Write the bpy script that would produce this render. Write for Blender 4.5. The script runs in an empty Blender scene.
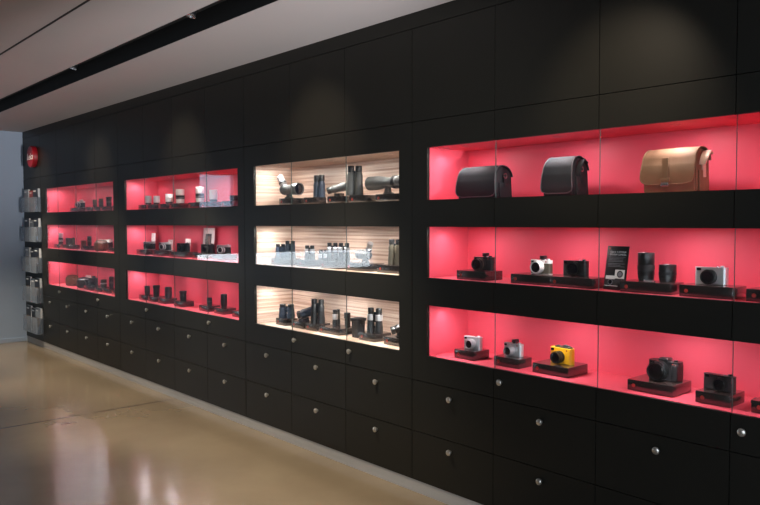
import bpy, bmesh, math, random
from mathutils import Vector, Matrix
random.seed(7)
PI = math.pi
S = bpy.context.scene
COL = S.collection

# ------------------------------------------------------------------ materials
def lin(c):
    return tuple(((v/255)/12.92 if v/255 <= .04045 else ((v/255+.055)/1.055)**2.4) for v in c)

MATS = {}
def mat(name, rgb, rough=.5, metal=0., spec=.5, coat=0., noise=0., nscale=8., bump=0., bscale=60., stretch=(1, 1, 1)):
    m = bpy.data.materials.new(name); m.use_nodes = True
    nt = m.node_tree; b = nt.nodes['Principled BSDF']
    c = lin(rgb)
    b.inputs['Base Color'].default_value = (*c, 1)
    b.inputs['Roughness'].default_value = rough
    b.inputs['Metallic'].default_value = metal
    b.inputs['Specular IOR Level'].default_value = spec
    b.inputs['Coat Weight'].default_value = coat
    b.inputs['Coat Roughness'].default_value = .08
    if noise or bump:
        tc = nt.nodes.new('ShaderNodeTexCoord'); mp = nt.nodes.new('ShaderNodeMapping')
        mp.inputs['Scale'].default_value = stretch
        nt.links.new(tc.outputs['Object'], mp.inputs['Vector'])
    if noise:
        n = nt.nodes.new('ShaderNodeTexNoise'); n.inputs['Scale'].default_value = nscale; n.inputs['Detail'].default_value = 5
        r = nt.nodes.new('ShaderNodeValToRGB')
        r.color_ramp.elements[0].position = .3; r.color_ramp.elements[1].position = .7
        r.color_ramp.elements[0].color = (*[v*(1-noise) for v in c], 1)
        r.color_ramp.elements[1].color = (*[min(1, v*(1+noise)) for v in c], 1)
        nt.links.new(mp.outputs[0], n.inputs['Vector']); nt.links.new(n.outputs['Fac'], r.inputs[0])
        nt.links.new(r.outputs[0], b.inputs['Base Color'])
    if bump:
        n2 = nt.nodes.new('ShaderNodeTexNoise'); n2.inputs['Scale'].default_value = bscale
        bp = nt.nodes.new('ShaderNodeBump'); bp.inputs['Strength'].default_value = bump; bp.inputs['Distance'].default_value = .002
        nt.links.new(mp.outputs[0], n2.inputs['Vector']); nt.links.new(n2.outputs['Fac'], bp.inputs['Height'])
        nt.links.new(bp.outputs[0], b.inputs['Normal'])
    MATS[name] = m
    return m

BLACK = mat('black_laminate', (29, 28, 24), .42, spec=.25, noise=.06, nscale=3)
GAPB = mat('dark_carcass', (12, 12, 12), .8)
PINK = mat('red_lining', (228, 86, 106), .5, spec=.35, noise=.04, nscale=2)
WHITE_CEIL = mat('ceiling_paint', (196, 190, 190), .85, noise=.03, nscale=.7)
WALLP = mat('wall_paint', (158, 172, 190), .8, noise=.04, nscale=.8)
BACKP = mat('room_wall_paint', (150, 146, 142), .85, noise=.04, nscale=.8)
TROUGH = mat('black_trough', (9, 9, 9), .7)
PLINTH = mat('brushed_plinth', (176, 174, 172), .45, metal=.3, noise=.05, nscale=4, stretch=(.3, 8, 8))
KNOB = mat('knob_nickel', (214, 208, 198), .28, metal=.85)
METAL = mat('silver_metal', (205, 205, 208), .3, metal=.6)
CHROME = mat('chrome', (225, 225, 228), .15, metal=.95)
BMETAL = mat('black_anodised', (20, 21, 23), .3, spec=.6)
BLEATH = mat('black_leatherette', (28, 28, 31), .5, bump=.5, bscale=500)
LENSG = mat('lens_glass', (10, 10, 22), .05, spec=.9, coat=1)
WHITEL = mat('white_lacquer', (235, 232, 230), .3)
YELL = mat('yellow_leather', (244, 180, 30), .4, bump=.3, bscale=300)
RISER = mat('riser_lacquer', (38, 34, 34), .22, spec=.75, coat=.6, noise=.1, nscale=12)
RTOP = mat('polished_top', (60, 48, 46), .12); RTOP.node_tree.nodes['Principled BSDF'].inputs['IOR'].default_value = 7.0
RED = mat('logo_red', (160, 52, 44), .6)
SIGNR = mat('sign_red', (150, 10, 28), .45)
WHITEI = mat('white_ink', (240, 240, 240), .6)
BAGB = mat('black_bag_fabric', (40, 42, 46), .8, spec=.3, bump=.5, bscale=700, noise=.12, nscale=14)
BAGE = mat('grey_piping', (96, 95, 100), .4)
TAN = mat('tan_leather', (122, 92, 70), .7, spec=.3, noise=.16, nscale=14, bump=.4, bscale=220)
TANL = mat('pale_strap_leather', (214, 178, 160), .45)
BROWN = mat('brown_leather', (112, 74, 52), .45, noise=.15, nscale=20, bump=.4, bscale=260)
ARMG = mat('grey_armour', (84, 86, 86), .45, noise=.06, nscale=30)
ARMB = mat('blue_black_armour', (50, 61, 78), .38, noise=.08, nscale=30)
ARMK = mat('black_armour', (30, 31, 33), .4, noise=.08, nscale=30)
OLIVE = mat('olive_metal', (92, 86, 74), .35, metal=.4)
PAPER = mat('white_paper', (232, 230, 228), .6)
COVERD = mat('dark_magazine_cover', (34, 38, 46), .4, noise=.4, nscale=9)
COVERG = mat('grey_magazine_cover', (132, 138, 146), .4, noise=.3, nscale=7)
COVERR = mat('red_magazine_cover', (150, 62, 58), .4, noise=.4, nscale=9)
PHOTO = mat('grey_photo_print', (120, 104, 96), .5, noise=.5, nscale=22)

def wood_mat():
    m = bpy.data.materials.new('striped_wood_veneer'); m.use_nodes = True
    nt = m.node_tree; b = nt.nodes['Principled BSDF']; b.inputs['Roughness'].default_value = .5
    tc = nt.nodes.new('ShaderNodeTexCoord'); mp = nt.nodes.new('ShaderNodeMapping'); mp.inputs['Scale'].default_value = (.5, .5, 26)
    n = nt.nodes.new('ShaderNodeTexNoise'); n.inputs['Scale'].default_value = 2.6; n.inputs['Detail'].default_value = 5; n.inputs['Distortion'].default_value = .12
    r = nt.nodes.new('ShaderNodeValToRGB')
    e = r.color_ramp.elements
    e[0].position = .36; e[0].color = (*lin((176, 140, 120)), 1)
    e[1].position = .52; e[1].color = (*lin((222, 194, 176)), 1)
    k = e.new(.68); k.color = (*lin((240, 222, 208)), 1)
    nt.links.new(tc.outputs['Object'], mp.inputs[0]); nt.links.new(mp.outputs[0], n.inputs['Vector'])
    nt.links.new(n.outputs['Fac'], r.inputs[0]); nt.links.new(r.outputs[0], b.inputs['Base Color'])
    return m
WOOD = wood_mat()

def glass_mat(name, tint=(1, 1, 1), ior=1.5, gain=1.0):
    m = bpy.data.materials.new(name); m.use_nodes = True
    nt = m.node_tree; nt.nodes.clear()
    o = nt.nodes.new('ShaderNodeOutputMaterial'); mx = nt.nodes.new('ShaderNodeMixShader')
    t = nt.nodes.new('ShaderNodeBsdfTransparent'); g = nt.nodes.new('ShaderNodeBsdfGlossy'); f = nt.nodes.new('ShaderNodeFresnel')
    t.inputs['Color'].default_value = (*tint, 1); g.inputs['Roughness'].default_value = .01
    # same reflectance from either side of a pane
    ge = nt.nodes.new('ShaderNodeNewGeometry'); mr = nt.nodes.new('ShaderNodeMapRange')
    mr.inputs[3].default_value = ior; mr.inputs[4].default_value = 1/ior
    nt.links.new(ge.outputs['Backfacing'], mr.inputs[0]); nt.links.new(mr.outputs[0], f.inputs['IOR'])
    nt.links.new(f.outputs[0], mx.inputs[0]); nt.links.new(t.outputs[0], mx.inputs[1]); nt.links.new(g.outputs[0], mx.inputs[2])
    nt.links.new(mx.outputs[0], o.inputs[0])
    return m
GLASS = glass_mat('clear_glass', (.99, 1, .99))
GEDGE = mat('glass_edge', (58, 74, 72), .35, spec=.6)
ACRYL = glass_mat('clear_acrylic', (.80, .85, .90), 1.49)

def haze(m, amt, col):
    nt = m.node_tree; o = [n for n in nt.nodes if n.type == 'OUTPUT_MATERIAL'][0]; src = o.inputs[0].links[0].from_socket
    d = nt.nodes.new('ShaderNodeBsdfDiffuse'); d.inputs[0].default_value = (*lin(col), 1); mx = nt.nodes.new('ShaderNodeMixShader'); mx.inputs[0].default_value = amt
    nt.links.new(src, mx.inputs[1]); nt.links.new(d.outputs[0], mx.inputs[2]); nt.links.new(mx.outputs[0], o.inputs[0])
haze(ACRYL, .16, (200, 206, 214))
def floor_mat():
    m = bpy.data.materials.new('polished_concrete'); m.use_nodes = True
    nt = m.node_tree; b = nt.nodes['Principled BSDF']
    tc = nt.nodes.new('ShaderNodeTexCoord')
    n = nt.nodes.new('ShaderNodeTexNoise'); n.inputs['Scale'].default_value = .9; n.inputs['Detail'].default_value = 8; n.inputs['Roughness'].default_value = .6
    r = nt.nodes.new('ShaderNodeValToRGB'); e = r.color_ramp.elements
    e[0].position = .32; e[0].color = (*lin((116, 101, 82)), 1); e[1].position = .7; e[1].color = (*lin((136, 120, 98)), 1)
    nt.links.new(tc.outputs['Object'], n.inputs['Vector']); nt.links.new(n.outputs['Fac'], r.inputs[0])
    # a saw-cut joint running across the slab
    sp = nt.nodes.new('ShaderNodeSeparateXYZ'); nt.links.new(tc.outputs['Object'], sp.inputs[0])
    a = nt.nodes.new('ShaderNodeMath'); a.operation = 'ADD'; a.inputs[1].default_value = 6.02
    c = nt.nodes.new('ShaderNodeMath'); c.operation = 'ABSOLUTE'
    d = nt.nodes.new('ShaderNodeMath'); d.operation = 'LESS_THAN'; d.inputs[1].default_value = .012
    nt.links.new(sp.outputs['X'], a.inputs[0]); nt.links.new(a.outputs[0], c.inputs[0]); nt.links.new(c.outputs[0], d.inputs[0])
    mx = nt.nodes.new('ShaderNodeMix'); mx.data_type = 'RGBA'; mx.inputs[7].default_value = (*lin((78, 66, 58)), 1)
    nt.links.new(d.outputs[0], mx.inputs[0]); nt.links.new(r.outputs[0], mx.inputs[6]); nt.links.new(mx.outputs[2], b.inputs['Base Color'])
    n2 = nt.nodes.new('ShaderNodeTexNoise'); n2.inputs['Scale'].default_value = 2.2; n2.inputs['Detail'].default_value = 6
    mr = nt.nodes.new('ShaderNodeMapRange'); mr.inputs[3].default_value = .13; mr.inputs[4].default_value = .24
    nt.links.new(tc.outputs['Object'], n2.inputs['Vector']); nt.links.new(n2.outputs['Fac'], mr.inputs[0]); nt.links.new(mr.outputs[0], b.inputs['Roughness'])
    b.inputs['Specular IOR Level'].default_value = 1.0
    return m
FLOOR = floor_mat()

# ------------------------------------------------------------------ mesh kit
class MB:
    def __init__(self): self.bm = bmesh.new(); self.mats = []
    def _mi(self, m):
        if m is None: return 0
        if m not in self.mats: self.mats.append(m)
        return self.mats.index(m)
    def box(self, x0, x1, y0, y1, z0, z1, bev=0., seg=2, m=None, M=None, vert_only=False):
        b = bmesh.new(); bmesh.ops.create_cube(b, size=1)
        for v in b.verts: v.co = Vector(((x0+x1)/2+v.co.x*(x1-x0), (y0+y1)/2+v.co.y*(y1-y0), (z0+z1)/2+v.co.z*(z1-z0)))
        if bev:
            es = [e for e in b.edges if (not vert_only or abs(e.verts[0].co.z-e.verts[1].co.z) > 1e-6)]
            bmesh.ops.bevel(b, geom=es, offset=bev, segments=seg, affect='EDGES', profile=.5)
        return self._merge(b, m, M)
    def _merge(self, b, m, M):
        if M is not None: bmesh.ops.transform(b, matrix=M, verts=b.verts)
        i = self._mi(m)
        for f in b.faces: f.material_index = i
        me = bpy.data.meshes.new('t'); b.to_mesh(me); b.free(); self.bm.from_mesh(me); bpy.data.meshes.remove(me)
        return self
    def lathe(self, prof, seg=28, m=None, M=None, cap=True):
        b = bmesh.new(); rings = []
        for r, z in prof:
            rings.append([b.verts.new((r*math.cos(2*PI*k/seg), r*math.sin(2*PI*k/seg), z)) for k in range(seg)])
        for a, c in zip(rings, rings[1:]):
            for k in range(seg): b.faces.new((a[k], a[(k+1) % seg], c[(k+1) % seg], c[k]))
        if cap:
            b.faces.new(rings[0][::-1]); b.faces.new(rings[-1])
        bmesh.ops.recalc_face_normals(b, faces=b.faces)
        return self._merge(b, m, M)
    def prism(self, pts, x0, x1, m=None, M=None, bev=0.):
        """outline pts in (y,z) pushed along x"""
        b = bmesh.new()
        A = [b.verts.new((x0, y, z)) for y, z in pts]; B = [b.verts.new((x1, y, z)) for y, z in pts]
        n = len(pts)
        for k in range(n): b.faces.new((A[k], A[(k+1) % n], B[(k+1) % n], B[k]))
        b.faces.new(A[::-1]); b.faces.new(B)
        bmesh.ops.recalc_face_normals(b, faces=b.faces)
        if bev: bmesh.ops.bevel(b, geom=[e for e in b.edges if abs(e.verts[0].co.x-e.verts[1].co.x) < 1e-6], offset=bev, segments=3, affect='EDGES')
        return self._merge(b, m, M)
    def tube(self, pts, r, seg=8, m=None, flat=1.):
        b = bmesh.new(); rings = []
        P = [Vector(p) for p in pts]
        for i, p in enumerate(P):
            t = (P[min(i+1, len(P)-1)]-P[max(i-1, 0)]).normalized()
            u = t.cross(Vector((0, 0, 1)));
            if u.length < .1: u = t.cross(Vector((0, 1, 0)))
            u.normalize(); w = u.cross(t)
            rings.append([b.verts.new(p+u*r*math.cos(2*PI*k/seg)+w*r*flat*math.sin(2*PI*k/seg)) for k in range(seg)])
        for a, c in zip(rings, rings[1:]):
            for k in range(seg): b.faces.new((a[k], a[(k+1) % seg], c[(k+1) % seg], c[k]))
        b.faces.new(rings[0]); b.faces.new(rings[-1][::-1])
        bmesh.ops.recalc_face_normals(b, faces=b.faces)
        return self._merge(b, m, None)
    def sheet(self, grid, th, m=None):
        """grid[i][j] of points -> thin solid"""
        b = bmesh.new(); ni, nj = len(grid), len(grid[0])
        V = [[b.verts.new(p) for p in row] for row in grid]
        fs = [b.faces.new((V[i][j], V[i][j+1], V[i+1][j+1], V[i+1][j])) for i in range(ni-1) for j in range(nj-1)]
        bmesh.ops.recalc_face_normals(b, faces=b.faces)
        bmesh.ops.solidify(b, geom=b.faces[:], thickness=th)
        bmesh.ops.recalc_face_normals(b, faces=b.faces)
        return self._merge(b, m, None)
    def build(self, name, m, parent=None, smooth=True, ang=35):
        me = bpy.data.meshes.new(name); self.bm.to_mesh(me); self.bm.free()
        for k in (self.mats if self.mats else [m]): me.materials.append(k)
        if smooth:
            for p in me.polygons: p.use_smooth = True
            me.set_sharp_from_angle(angle=math.radians(ang))
        o = bpy.data.objects.new(name, me); COL.objects.link(o)
        if parent: o.parent = parent
        return o

def thing(name, label, cat, loc=(0, 0, 0), rz=0, group=None, rx=0, ry=0):
    o = bpy.data.objects.new(name, None); COL.objects.link(o); o.empty_display_size = .05
    o.location = loc; o.rotation_euler = (rx, ry, rz); o['label'] = label; o['category'] = cat
    if group: o['group'] = group
    return o
def struct(o): o['kind'] = 'structure'; return o
def dup(root, loc, rz, label, group=None):
    r = root.copy(); COL.objects.link(r); r.location = loc; r.rotation_euler.z = rz; r['label'] = label
    if group: r['group'] = group
    for ch in list(root.children):
        c = ch.copy(); COL.objects.link(c); c.parent = r
        for g in list(ch.children):
            d = g.copy(); COL.objects.link(d); d.parent = c
    return r
def RX(a): return Matrix.Rotation(a, 4, 'X')
def RY(a): return Matrix.Rotation(a, 4, 'Y')
def RZ(a): return Matrix.Rotation(a, 4, 'Z')
def T(x, y, z): return Matrix.Translation((x, y, z))
FRONT = RX(PI/2)      # lathe axis +z -> -y

def text_part(body, size, m, parent, M, shear=0., ext=.0006, name='lettering', align='CENTER', space=1.0):
    cu = bpy.data.curves.new(name, 'FONT'); cu.body = body; cu.size = size; cu.shear = shear; cu.extrude = ext
    cu.align_x = align; cu.align_y = 'CENTER'; cu.space_character = space
    t = bpy.data.objects.new(name, cu); COL.objects.link(t)
    dg = bpy.context.evaluated_depsgraph_get(); me = bpy.data.meshes.new_from_object(t.evaluated_get(dg))
    COL.objects.unlink(t); bpy.data.objects.remove(t)
    me.transform(M); me.materials.clear(); me.materials.append(m)
    o = bpy.data.objects.new(name, me); COL.objects.link(o)
    if parent: o.parent = parent
    return o

# ------------------------------------------------------------------ room
CEIL = 2.722; XL = -10.3; XR = 4.6; YF = -7.0; YB = .40
struct(MB().box(XL-.2, XR+.2, YF-.2, YB+.2, -.2, 0).build('floor', FLOOR, smooth=False))
cb = MB()
cb.box(XL-.2, XR+.2, -.697, YB+.2, CEIL, CEIL+.3)
cb.box(XL-.2, XR+.2, -1.443, -.935, CEIL, CEIL+.3)
cb.box(XL-.2, XR+.2, YF-.2, -1.461, CEIL, CEIL+.3)
struct(cb.build('ceiling', WHITE_CEIL, smooth=False))
tb = MB()
tb.box(XL-.2, XR+.2, -.935, -.697, CEIL+.12, CEIL+.15)
tb.box(XL-.2, XR+.2, -.935, -.931, CEIL+.001, CEIL+.15); tb.box(XL-.2, XR+.2, -.701, -.697, CEIL+.001, CEIL+.15)
struct(tb.build('trim_1', TROUGH, smooth=False))
struct(MB().box(XL-.2, XR+.2, -1.461, -1.443, CEIL+.001, CEIL+.05).build('trim_2', TROUGH, smooth=False))
def wall_holes(name, m, axis, a0, a1, pos, th, holes, z1=CEIL):
    """wall along axis with rectangular holes (a0,a1,z0,z1)"""
    w = MB()
    def bx(p0, p1, q0, q1):
        if p1-p0 < 1e-4 or q1-q0 < 1e-4: return
        if axis == 'y': w.box(min(pos, pos+th), max(pos, pos+th), p0, p1, q0, q1)
        else: w.box(p0, p1, min(pos, pos+th), max(pos, pos+th), q0, q1)
    cuts = sorted({a0, a1, *[h[0] for h in holes], *[h[1] for h in holes]})
    for c0, c1 in zip(cuts, cuts[1:]):
        hs = sorted([h for h in holes if h[0] <= c0+1e-6 and h[1] >= c1-1e-6], key=lambda h: h[2])
        z = 0
        for h in hs: bx(c0, c1, z, h[2]); z = h[3]
        bx(c0, c1, z, z1)
    return struct(w.build(name, m, smooth=False))
WIN_L = [(-6.1, -2.45, .70, 1.08), (-3.15, -2.5, 1.74, 2.32)]
ADDED_WIN_F = [(-.6, 3.4, .5, 2.35)]  # unseen window, added to light the cabinets from the front
wall_holes('wall_left', WALLP, 'y', YF-.2, YB+.2, XL, -.2, WIN_L)
wall_holes('wall_front', BACKP, 'x', XL, XR, YF, -.2, ADDED_WIN_F)
ADDED_WIN_R = [(-6.6, -3.2, .25, 2.5)]  # unseen window, added to brighten ceiling, floor and left wall
wall_holes('wall_right', BACKP, 'y', YF-.2, YB+.2, XR, .2, ADDED_WIN_R)
struct(MB().box(XL, XR, YB, YB+.2, 0, CEIL).build('wall_back', GAPB, smooth=False))
struct(MB().box(XL, XL+.012, YF, -.02, 0, .055, bev=.003).build('baseboard_left', WALLP, smooth=False))
FRM = mat('window_frame_paint', (210, 212, 214), .5)
PANE3 = glass_mat('dimmed_window_glass', (.55, .58, .64))  # dimmer daylight put into the pane colour, weakening its reflection
PANE2 = glass_mat('tinted_window_glass', (1, 1, 1))
PANE = glass_mat('window_glass', (.96, .98, 1))
def window(n, axis, h):
    a0, a1, z0, z1 = h
    f = MB()
    def bx(b, p0, p1, q0, q1, t0, t1):
        if axis == 'r': b.box(XR+t0, XR+t1, p0, p1, q0, q1)
        elif axis == 'y': b.box(XL-t1, XL-t0, p0, p1, q0, q1)
        else: b.box(p0, p1, YF-t1, YF-t0, q0, q1)
    w = .03
    bx(f, a0, a1, z0, z0+w, .05, .1); bx(f, a0, a1, z1-w, z1, .05, .1); bx(f, a0, a0+w, z0, z1, .05, .1); bx(f, a1-w, a1, z0, z1, .05, .1)
    o = struct(f.build('window_%d' % n, FRM, smooth=False))
    g = MB(); bx(g, a0+w, a1-w, z0+w, z1-w, .07, .076); g.build('pane', {1: PANE2, 2: PANE3}.get(n, PANE), o, smooth=False)
    l = bpy.data.lights.new('window_portal', 'AREA'); l.shape = 'RECTANGLE'; l.size = a1-a0; l.size_y = z1-z0; l.cycles.is_portal = True
    lo = bpy.data.objects.new('window_portal', l); COL.objects.link(lo)
    if axis == 'r': lo.location = (XR+.15, (a0+a1)/2, (z0+z1)/2); lo.rotation_euler = (PI/2, 0, PI/2)
    elif axis == 'y': lo.location = (XL-.15, (a0+a1)/2, (z0+z1)/2); lo.rotation_euler = (PI/2, 0, -PI/2)
    else: lo.location = ((a0+a1)/2, YF-.15, (z0+z1)/2); lo.rotation_euler = (-PI/2, 0, PI)
window(1, 'y', WIN_L[0]); window(2, 'y', WIN_L[1]); window(3, 'x', ADDED_WIN_F[0]); window(4, 'r', ADDED_WIN_R[0])  # the front and right windows are additions that light the room

# ------------------------------------------------------------------ cabinets
ROWS = [(1.672, 1.962), (1.239, 1.523), (.799, 1.085)]
Z_FAS, Z_UP, Z_L1, Z_L2, Z_PT = 2.634, 2.113, .649, .356, .071
G = .0018      # half gap
DEPTH = .34
FT = .018
def light_area(name, loc, power, size, color, rot=(0, 0, 0)):
    l = bpy.data.lights.new(name, 'AREA'); l.shape = 'DISK'; l.size = size; l.energy = power; l.color = color
    o = bpy.data.objects.new(name, l); COL.objects.link(o); o.location = loc; o.rotation_euler = rot; return o
def light_spot(name, loc, target, power, deg, color, blend=.6, radius=.02):
    l = bpy.data.lights.new(name, 'SPOT'); l.energy = power; l.spot_size = math.radians(deg); l.spot_blend = blend; l.color = color; l.shadow_soft_size = radius
    o = bpy.data.objects.new(name, l); COL.objects.link(o); o.location = loc
    o.rotation_euler = (Vector(target)-Vector(loc)).to_track_quat('-Z', 'Y').to_euler(); return o

knob_mesh = None
def knob(parent, x, z):
    global knob_mesh
    if knob_mesh is None:
        o = MB().lathe([(.008, 0), (.008, .008), (.0145, .011), (.0165, .016), (.0155, .021), (.011, .024), (.001, .025)], 24, M=FRONT).build('knob', KNOB, parent)
        knob_mesh = o.data
    else:
        o = bpy.data.objects.new('knob', knob_mesh); COL.objects.link(o); o.parent = parent
    o.location = (x, 0, z)
    return o

def cabinet(x0, w, n, ox0, ox1, lining, label, knobs_at, pw, pcol, scallop):
    """one bay: n modules of width w from x0; display opening ox0..ox1"""
    t = thing('display_cabinet', label, 'cabinet', (x0, 0, 0), group='built-in display cabinets along the wall')
    L = n*w; a, b = ox0-x0, ox1-x0
    body = MB(); y0, y1 = FT+.003, YB-.01
    zs = [Z_PT]
    for lo, hi in sorted(ROWS): zs += [lo-.012, hi+.012]
    zs += [Z_FAS]
    for k in range(0, len(zs), 2): body.box(0, L, y0, y1, zs[k], zs[k+1])
    for lo, hi in ROWS:
        body.box(0, a-.012, y0, y1, lo-.012, hi+.012); body.box(b+.012, L, y0, y1, lo-.012, hi+.012)
        body.box(a-.012, b+.012, DEPTH+.014, y1, lo-.012, hi+.012)
    body.build('body', GAPB, t, smooth=False)
    for lo, hi in ROWS:
        q = MB(); q.box(a-.01, b+.01, y0, DEPTH+.012, lo-.01, lo); q.box(a-.01, b+.01, y0, DEPTH+.012, hi, hi+.01)
        q.box(a-.01, a, y0, DEPTH+.012, lo, hi); q.box(b, b+.01, y0, DEPTH+.012, lo, hi); q.box(a, b, DEPTH, DEPTH+.012, lo, hi)
        q.build('niche_lining', lining, t, smooth=False)
    # lamps in the roof of every niche
    xs = [a+.04]+[(k+.5)*w for k in range(n)]
    for lo, hi in ROWS:
        for i, x in enumerate(xs):
            f = MB(); f.lathe([(.022, 0), (.022, -.0008), (.017, -.0008), (.016, -.0002)], 20, cap=False, M=T(x, .11, hi)); f.build('niche_lamp', CHROME, t)
            if i == 0: light_spot('niche_spotlight', (x0+x, .11, hi-.006), (x0+x-.005, .13, lo), scallop, 110, pcol, .7, .012)
            else: light_area('niche_light', (x0+x, .11, hi-.006), pw, .05, pcol)
    for k in range(n):
        m0, m1 = k*w+G, (k+1)*w-G
        u = MB().box(m0, m1, 0, FT, Z_UP+G, Z_FAS-G).build('upper_door', BLACK, t, smooth=False)
        d = MB(); c0, c1 = max(m0, a), min(m1, b)
        zz = [Z_L1+G]
        for lo, hi in sorted(ROWS): zz += [lo, hi]
        zz += [Z_UP-G]
        for j in range(0, len(zz), 2): d.box(m0, m1, 0, FT, zz[j], zz[j+1])
        for lo, hi in ROWS:
            if a > m0: d.box(m0, a, 0, FT, lo, hi)
            if b < m1: d.box(b, m1, 0, FT, lo, hi)
        d = d.build('glass_door', BLACK, t, smooth=False)
        for lo, hi in ROWS:
            g = MB(); g.box(c0, c1, .006, .011, lo, hi, m=GLASS); ob = g
            if c0 > a+.001: g.box(c0, c0+.0013, .0055, .0115, lo, hi, m=GEDGE)
            g.build('glass_pane', None, d, smooth=False)
        if k in knobs_at: knob(d, (k*w+.05) if knobs_at[k] == 'l' else ((k+1)*w-.05), .738)
        for z0, z1, zk in ((Z_L2+G, Z_L1-G, .586), (Z_PT+G, Z_L2-G, .296)):
            dr = MB().box(m0, m1, 0, FT, z0, z1).build('drawer', BLACK, t, smooth=False)
            knob(dr, (k+.5)*w, zk)
    MB().box(0, L, .004, .02, 0, Z_PT).build('plinth', PLINTH, t, smooth=False)
    return t

WARM = (1, .93, .86)
PW = 1.25
cabinet(-9.61, .598, 4, -9.43, -7.337, PINK, 'red-lined black cabinet farthest away, next to the magazine racks', {1: 'l', 3: 'l'}, PW, (1, .9, .92), .75)
cabinet(-7.205, .591, 4, -7.054, -4.93, PINK, 'red-lined black cabinet showing white lenses and silver cameras, left of the wood-lined one', {1: 'l', 3: 'l'}, PW, (1, .9, .92), .75)
cabinet(-4.832, .6, 3, -4.703, -3.134, WOOD, 'black cabinet whose niches are lined with pale striped wood', {1: 'l', 2: 'l'}, PW*1.9, (1, .95, .92), .55)
cabinet(-3.022, .5957, 4, -2.906, -.76, PINK, 'red-lined black cabinet nearest the viewer, with three shoulder bags on top', {1: 'l', 3: 'l'}, PW*1.25, (1, .9, .92), .75)
# filler strips between the cabinets, fascia, end panels
def filler(x0, x1, label, name='filler_panel'):
    t = thing(name, label, 'panel', ((x0+x1)/2, 0, 0)); h = (x1-x0)/2
    for z0, z1 in ((Z_PT, Z_L2), (Z_L2, Z_L1), (Z_L1, Z_UP), (Z_UP, Z_FAS)):
        MB().box(-h+G*.5, h-G*.5, 0, FT, z0+G, z1-G).build('panel', BLACK, t, smooth=False)
    MB().box(-h, h, .004, .02, 0, Z_PT).build('plinth', PLINTH, t, smooth=False)
filler(-7.218, -7.205, 'narrow black strip between the two farther red-lined cabinets')
filler(-4.841, -4.832, 'narrow black strip on the left of the wood-lined cabinet')
filler(-3.032, -3.022, 'narrow black strip on the right of the wood-lined cabinet')
struct(MB().box(XL, XR, 0, YB-.01, Z_FAS+G, CEIL).build('trim_3', BLACK, smooth=False))
t = thing('end_panel', 'black panel behind the magazine racks and round red sign', 'panel', (-9.955, 0, 0))
MB().box(-.343, .342, 0, FT, Z_UP+G, Z_FAS-G).build('upper_panel', BLACK, t, smooth=False)
MB().box(-.343, .342, 0, FT, Z_PT+G, Z_UP-G).build('lower_panel', BLACK, t, smooth=False)
MB().box(-.343, .345, .004, .02, 0, Z_PT).build('plinth', PLINTH, t, smooth=False)
t = thing('wall_cladding', 'black wall cladding right of the nearest red-lined cabinet', 'panel', (-.637, 0, 0))
MB().box(.002, XR+.637, 0, FT, 0, Z_FAS-G).build('panel', BLACK, t, smooth=False)

# ------------------------------------------------------------------ red round sign
t = thing('wall_sign', 'round red drum sign with white script, high on the black end panel', 'sign', (-9.81, 0, 2.372))
MB().lathe([(.128, 0), (.132, .004), (.132, .05), (.129, .055)], 48, M=FRONT).build('drum', SIGNR, t)
MB().lathe([(.127, .055), (.126, .057), (.02, .057)], 48, M=FRONT).build('face', SIGNR, t)
text_part('Leica', .115, WHITEI, t, T(-.004, -.0585, -.004) @ RX(PI/2), shear=.35, ext=.0012)

# ------------------------------------------------------------------ magazine racks
racks = [(1.681, 1.974, 'topmost of the five racks, with a red magazine'), (1.311, 1.607, 'second rack from the top of the column'),
         (.926, 1.236, 'middle rack of the column of five'), (.551, .864, 'second rack from the bottom of the column'), (.165, .491, 'lowest rack of the column, nearest the floor')]
names_pos = ['left', 'middle', 'right']
for i, (z0, z1, d) in enumerate(racks):
    X0, X1 = -10.175, -9.592; h = z1-z0
    r = thing('wall_mounted_rack', 'clear acrylic wall rack, '+d, 'magazine rack', ((X0+X1)/2, 0, z0), group='clear magazine racks on the end panel')
    W = (X1-X0)/2
    MB().box(-W, W, -.006, -.001, 0, h*.9).build('back_plate', ACRYL, r, smooth=False)
    p = MB(); p.box(-W, W, -.075, -.071, 0, h*.62); p.box(-W, W, -.071, -.006, 0, .004); p.box(-W, -W+.004, -.071, -.006, .004, h*.62); p.box(W-.004, W, -.071, -.006, .004, h*.62)
    p.build('pocket', ACRYL, r, smooth=False)
    cov = [[COVERG, COVERR, COVERD], [COVERD, COVERG, COVERD], [COVERG, COVERD, COVERD], [COVERD, COVERG, COVERD], [COVERD, COVERD, COVERG]][i]
    for k in range(3):
        mw = .186; mx = X0+.006+k*.1935
        cn = {COVERG: 'grey', COVERR: 'red and tan', COVERD: 'dark'}[cov[k]]
        m = thing('magazine', '%s magazine, %s of the three in the %s' % (cn, names_pos[k], ['topmost rack', 'second rack down', 'middle rack', 'fourth rack down', 'lowest rack'][i]),
                  'magazine', (mx, -.012, z0+.006), group='magazines in the wall racks', rx=0)
        hh = h-.01-(.0 if k != 1 else .02); th = [.022, .016, .026][k]
        MB().box(.0, mw, -th+.001, 0, 0, hh, m=PAPER).build('pages', None, m, smooth=False)
        c = MB(); c.box(-.001, mw, -th-.001, -th+.001, 0, hh+.001, m=cov[k])
        c.box(mw*.15, mw*.85, -th-.0016, -th-.001, hh*.25, hh*.62, m=PHOTO); c.box(mw*.12, mw*.6, -th-.0016, -th-.001, hh*.87, hh*.92, m=PAPER)
        c.build('cover', None, m, smooth=False)

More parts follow.
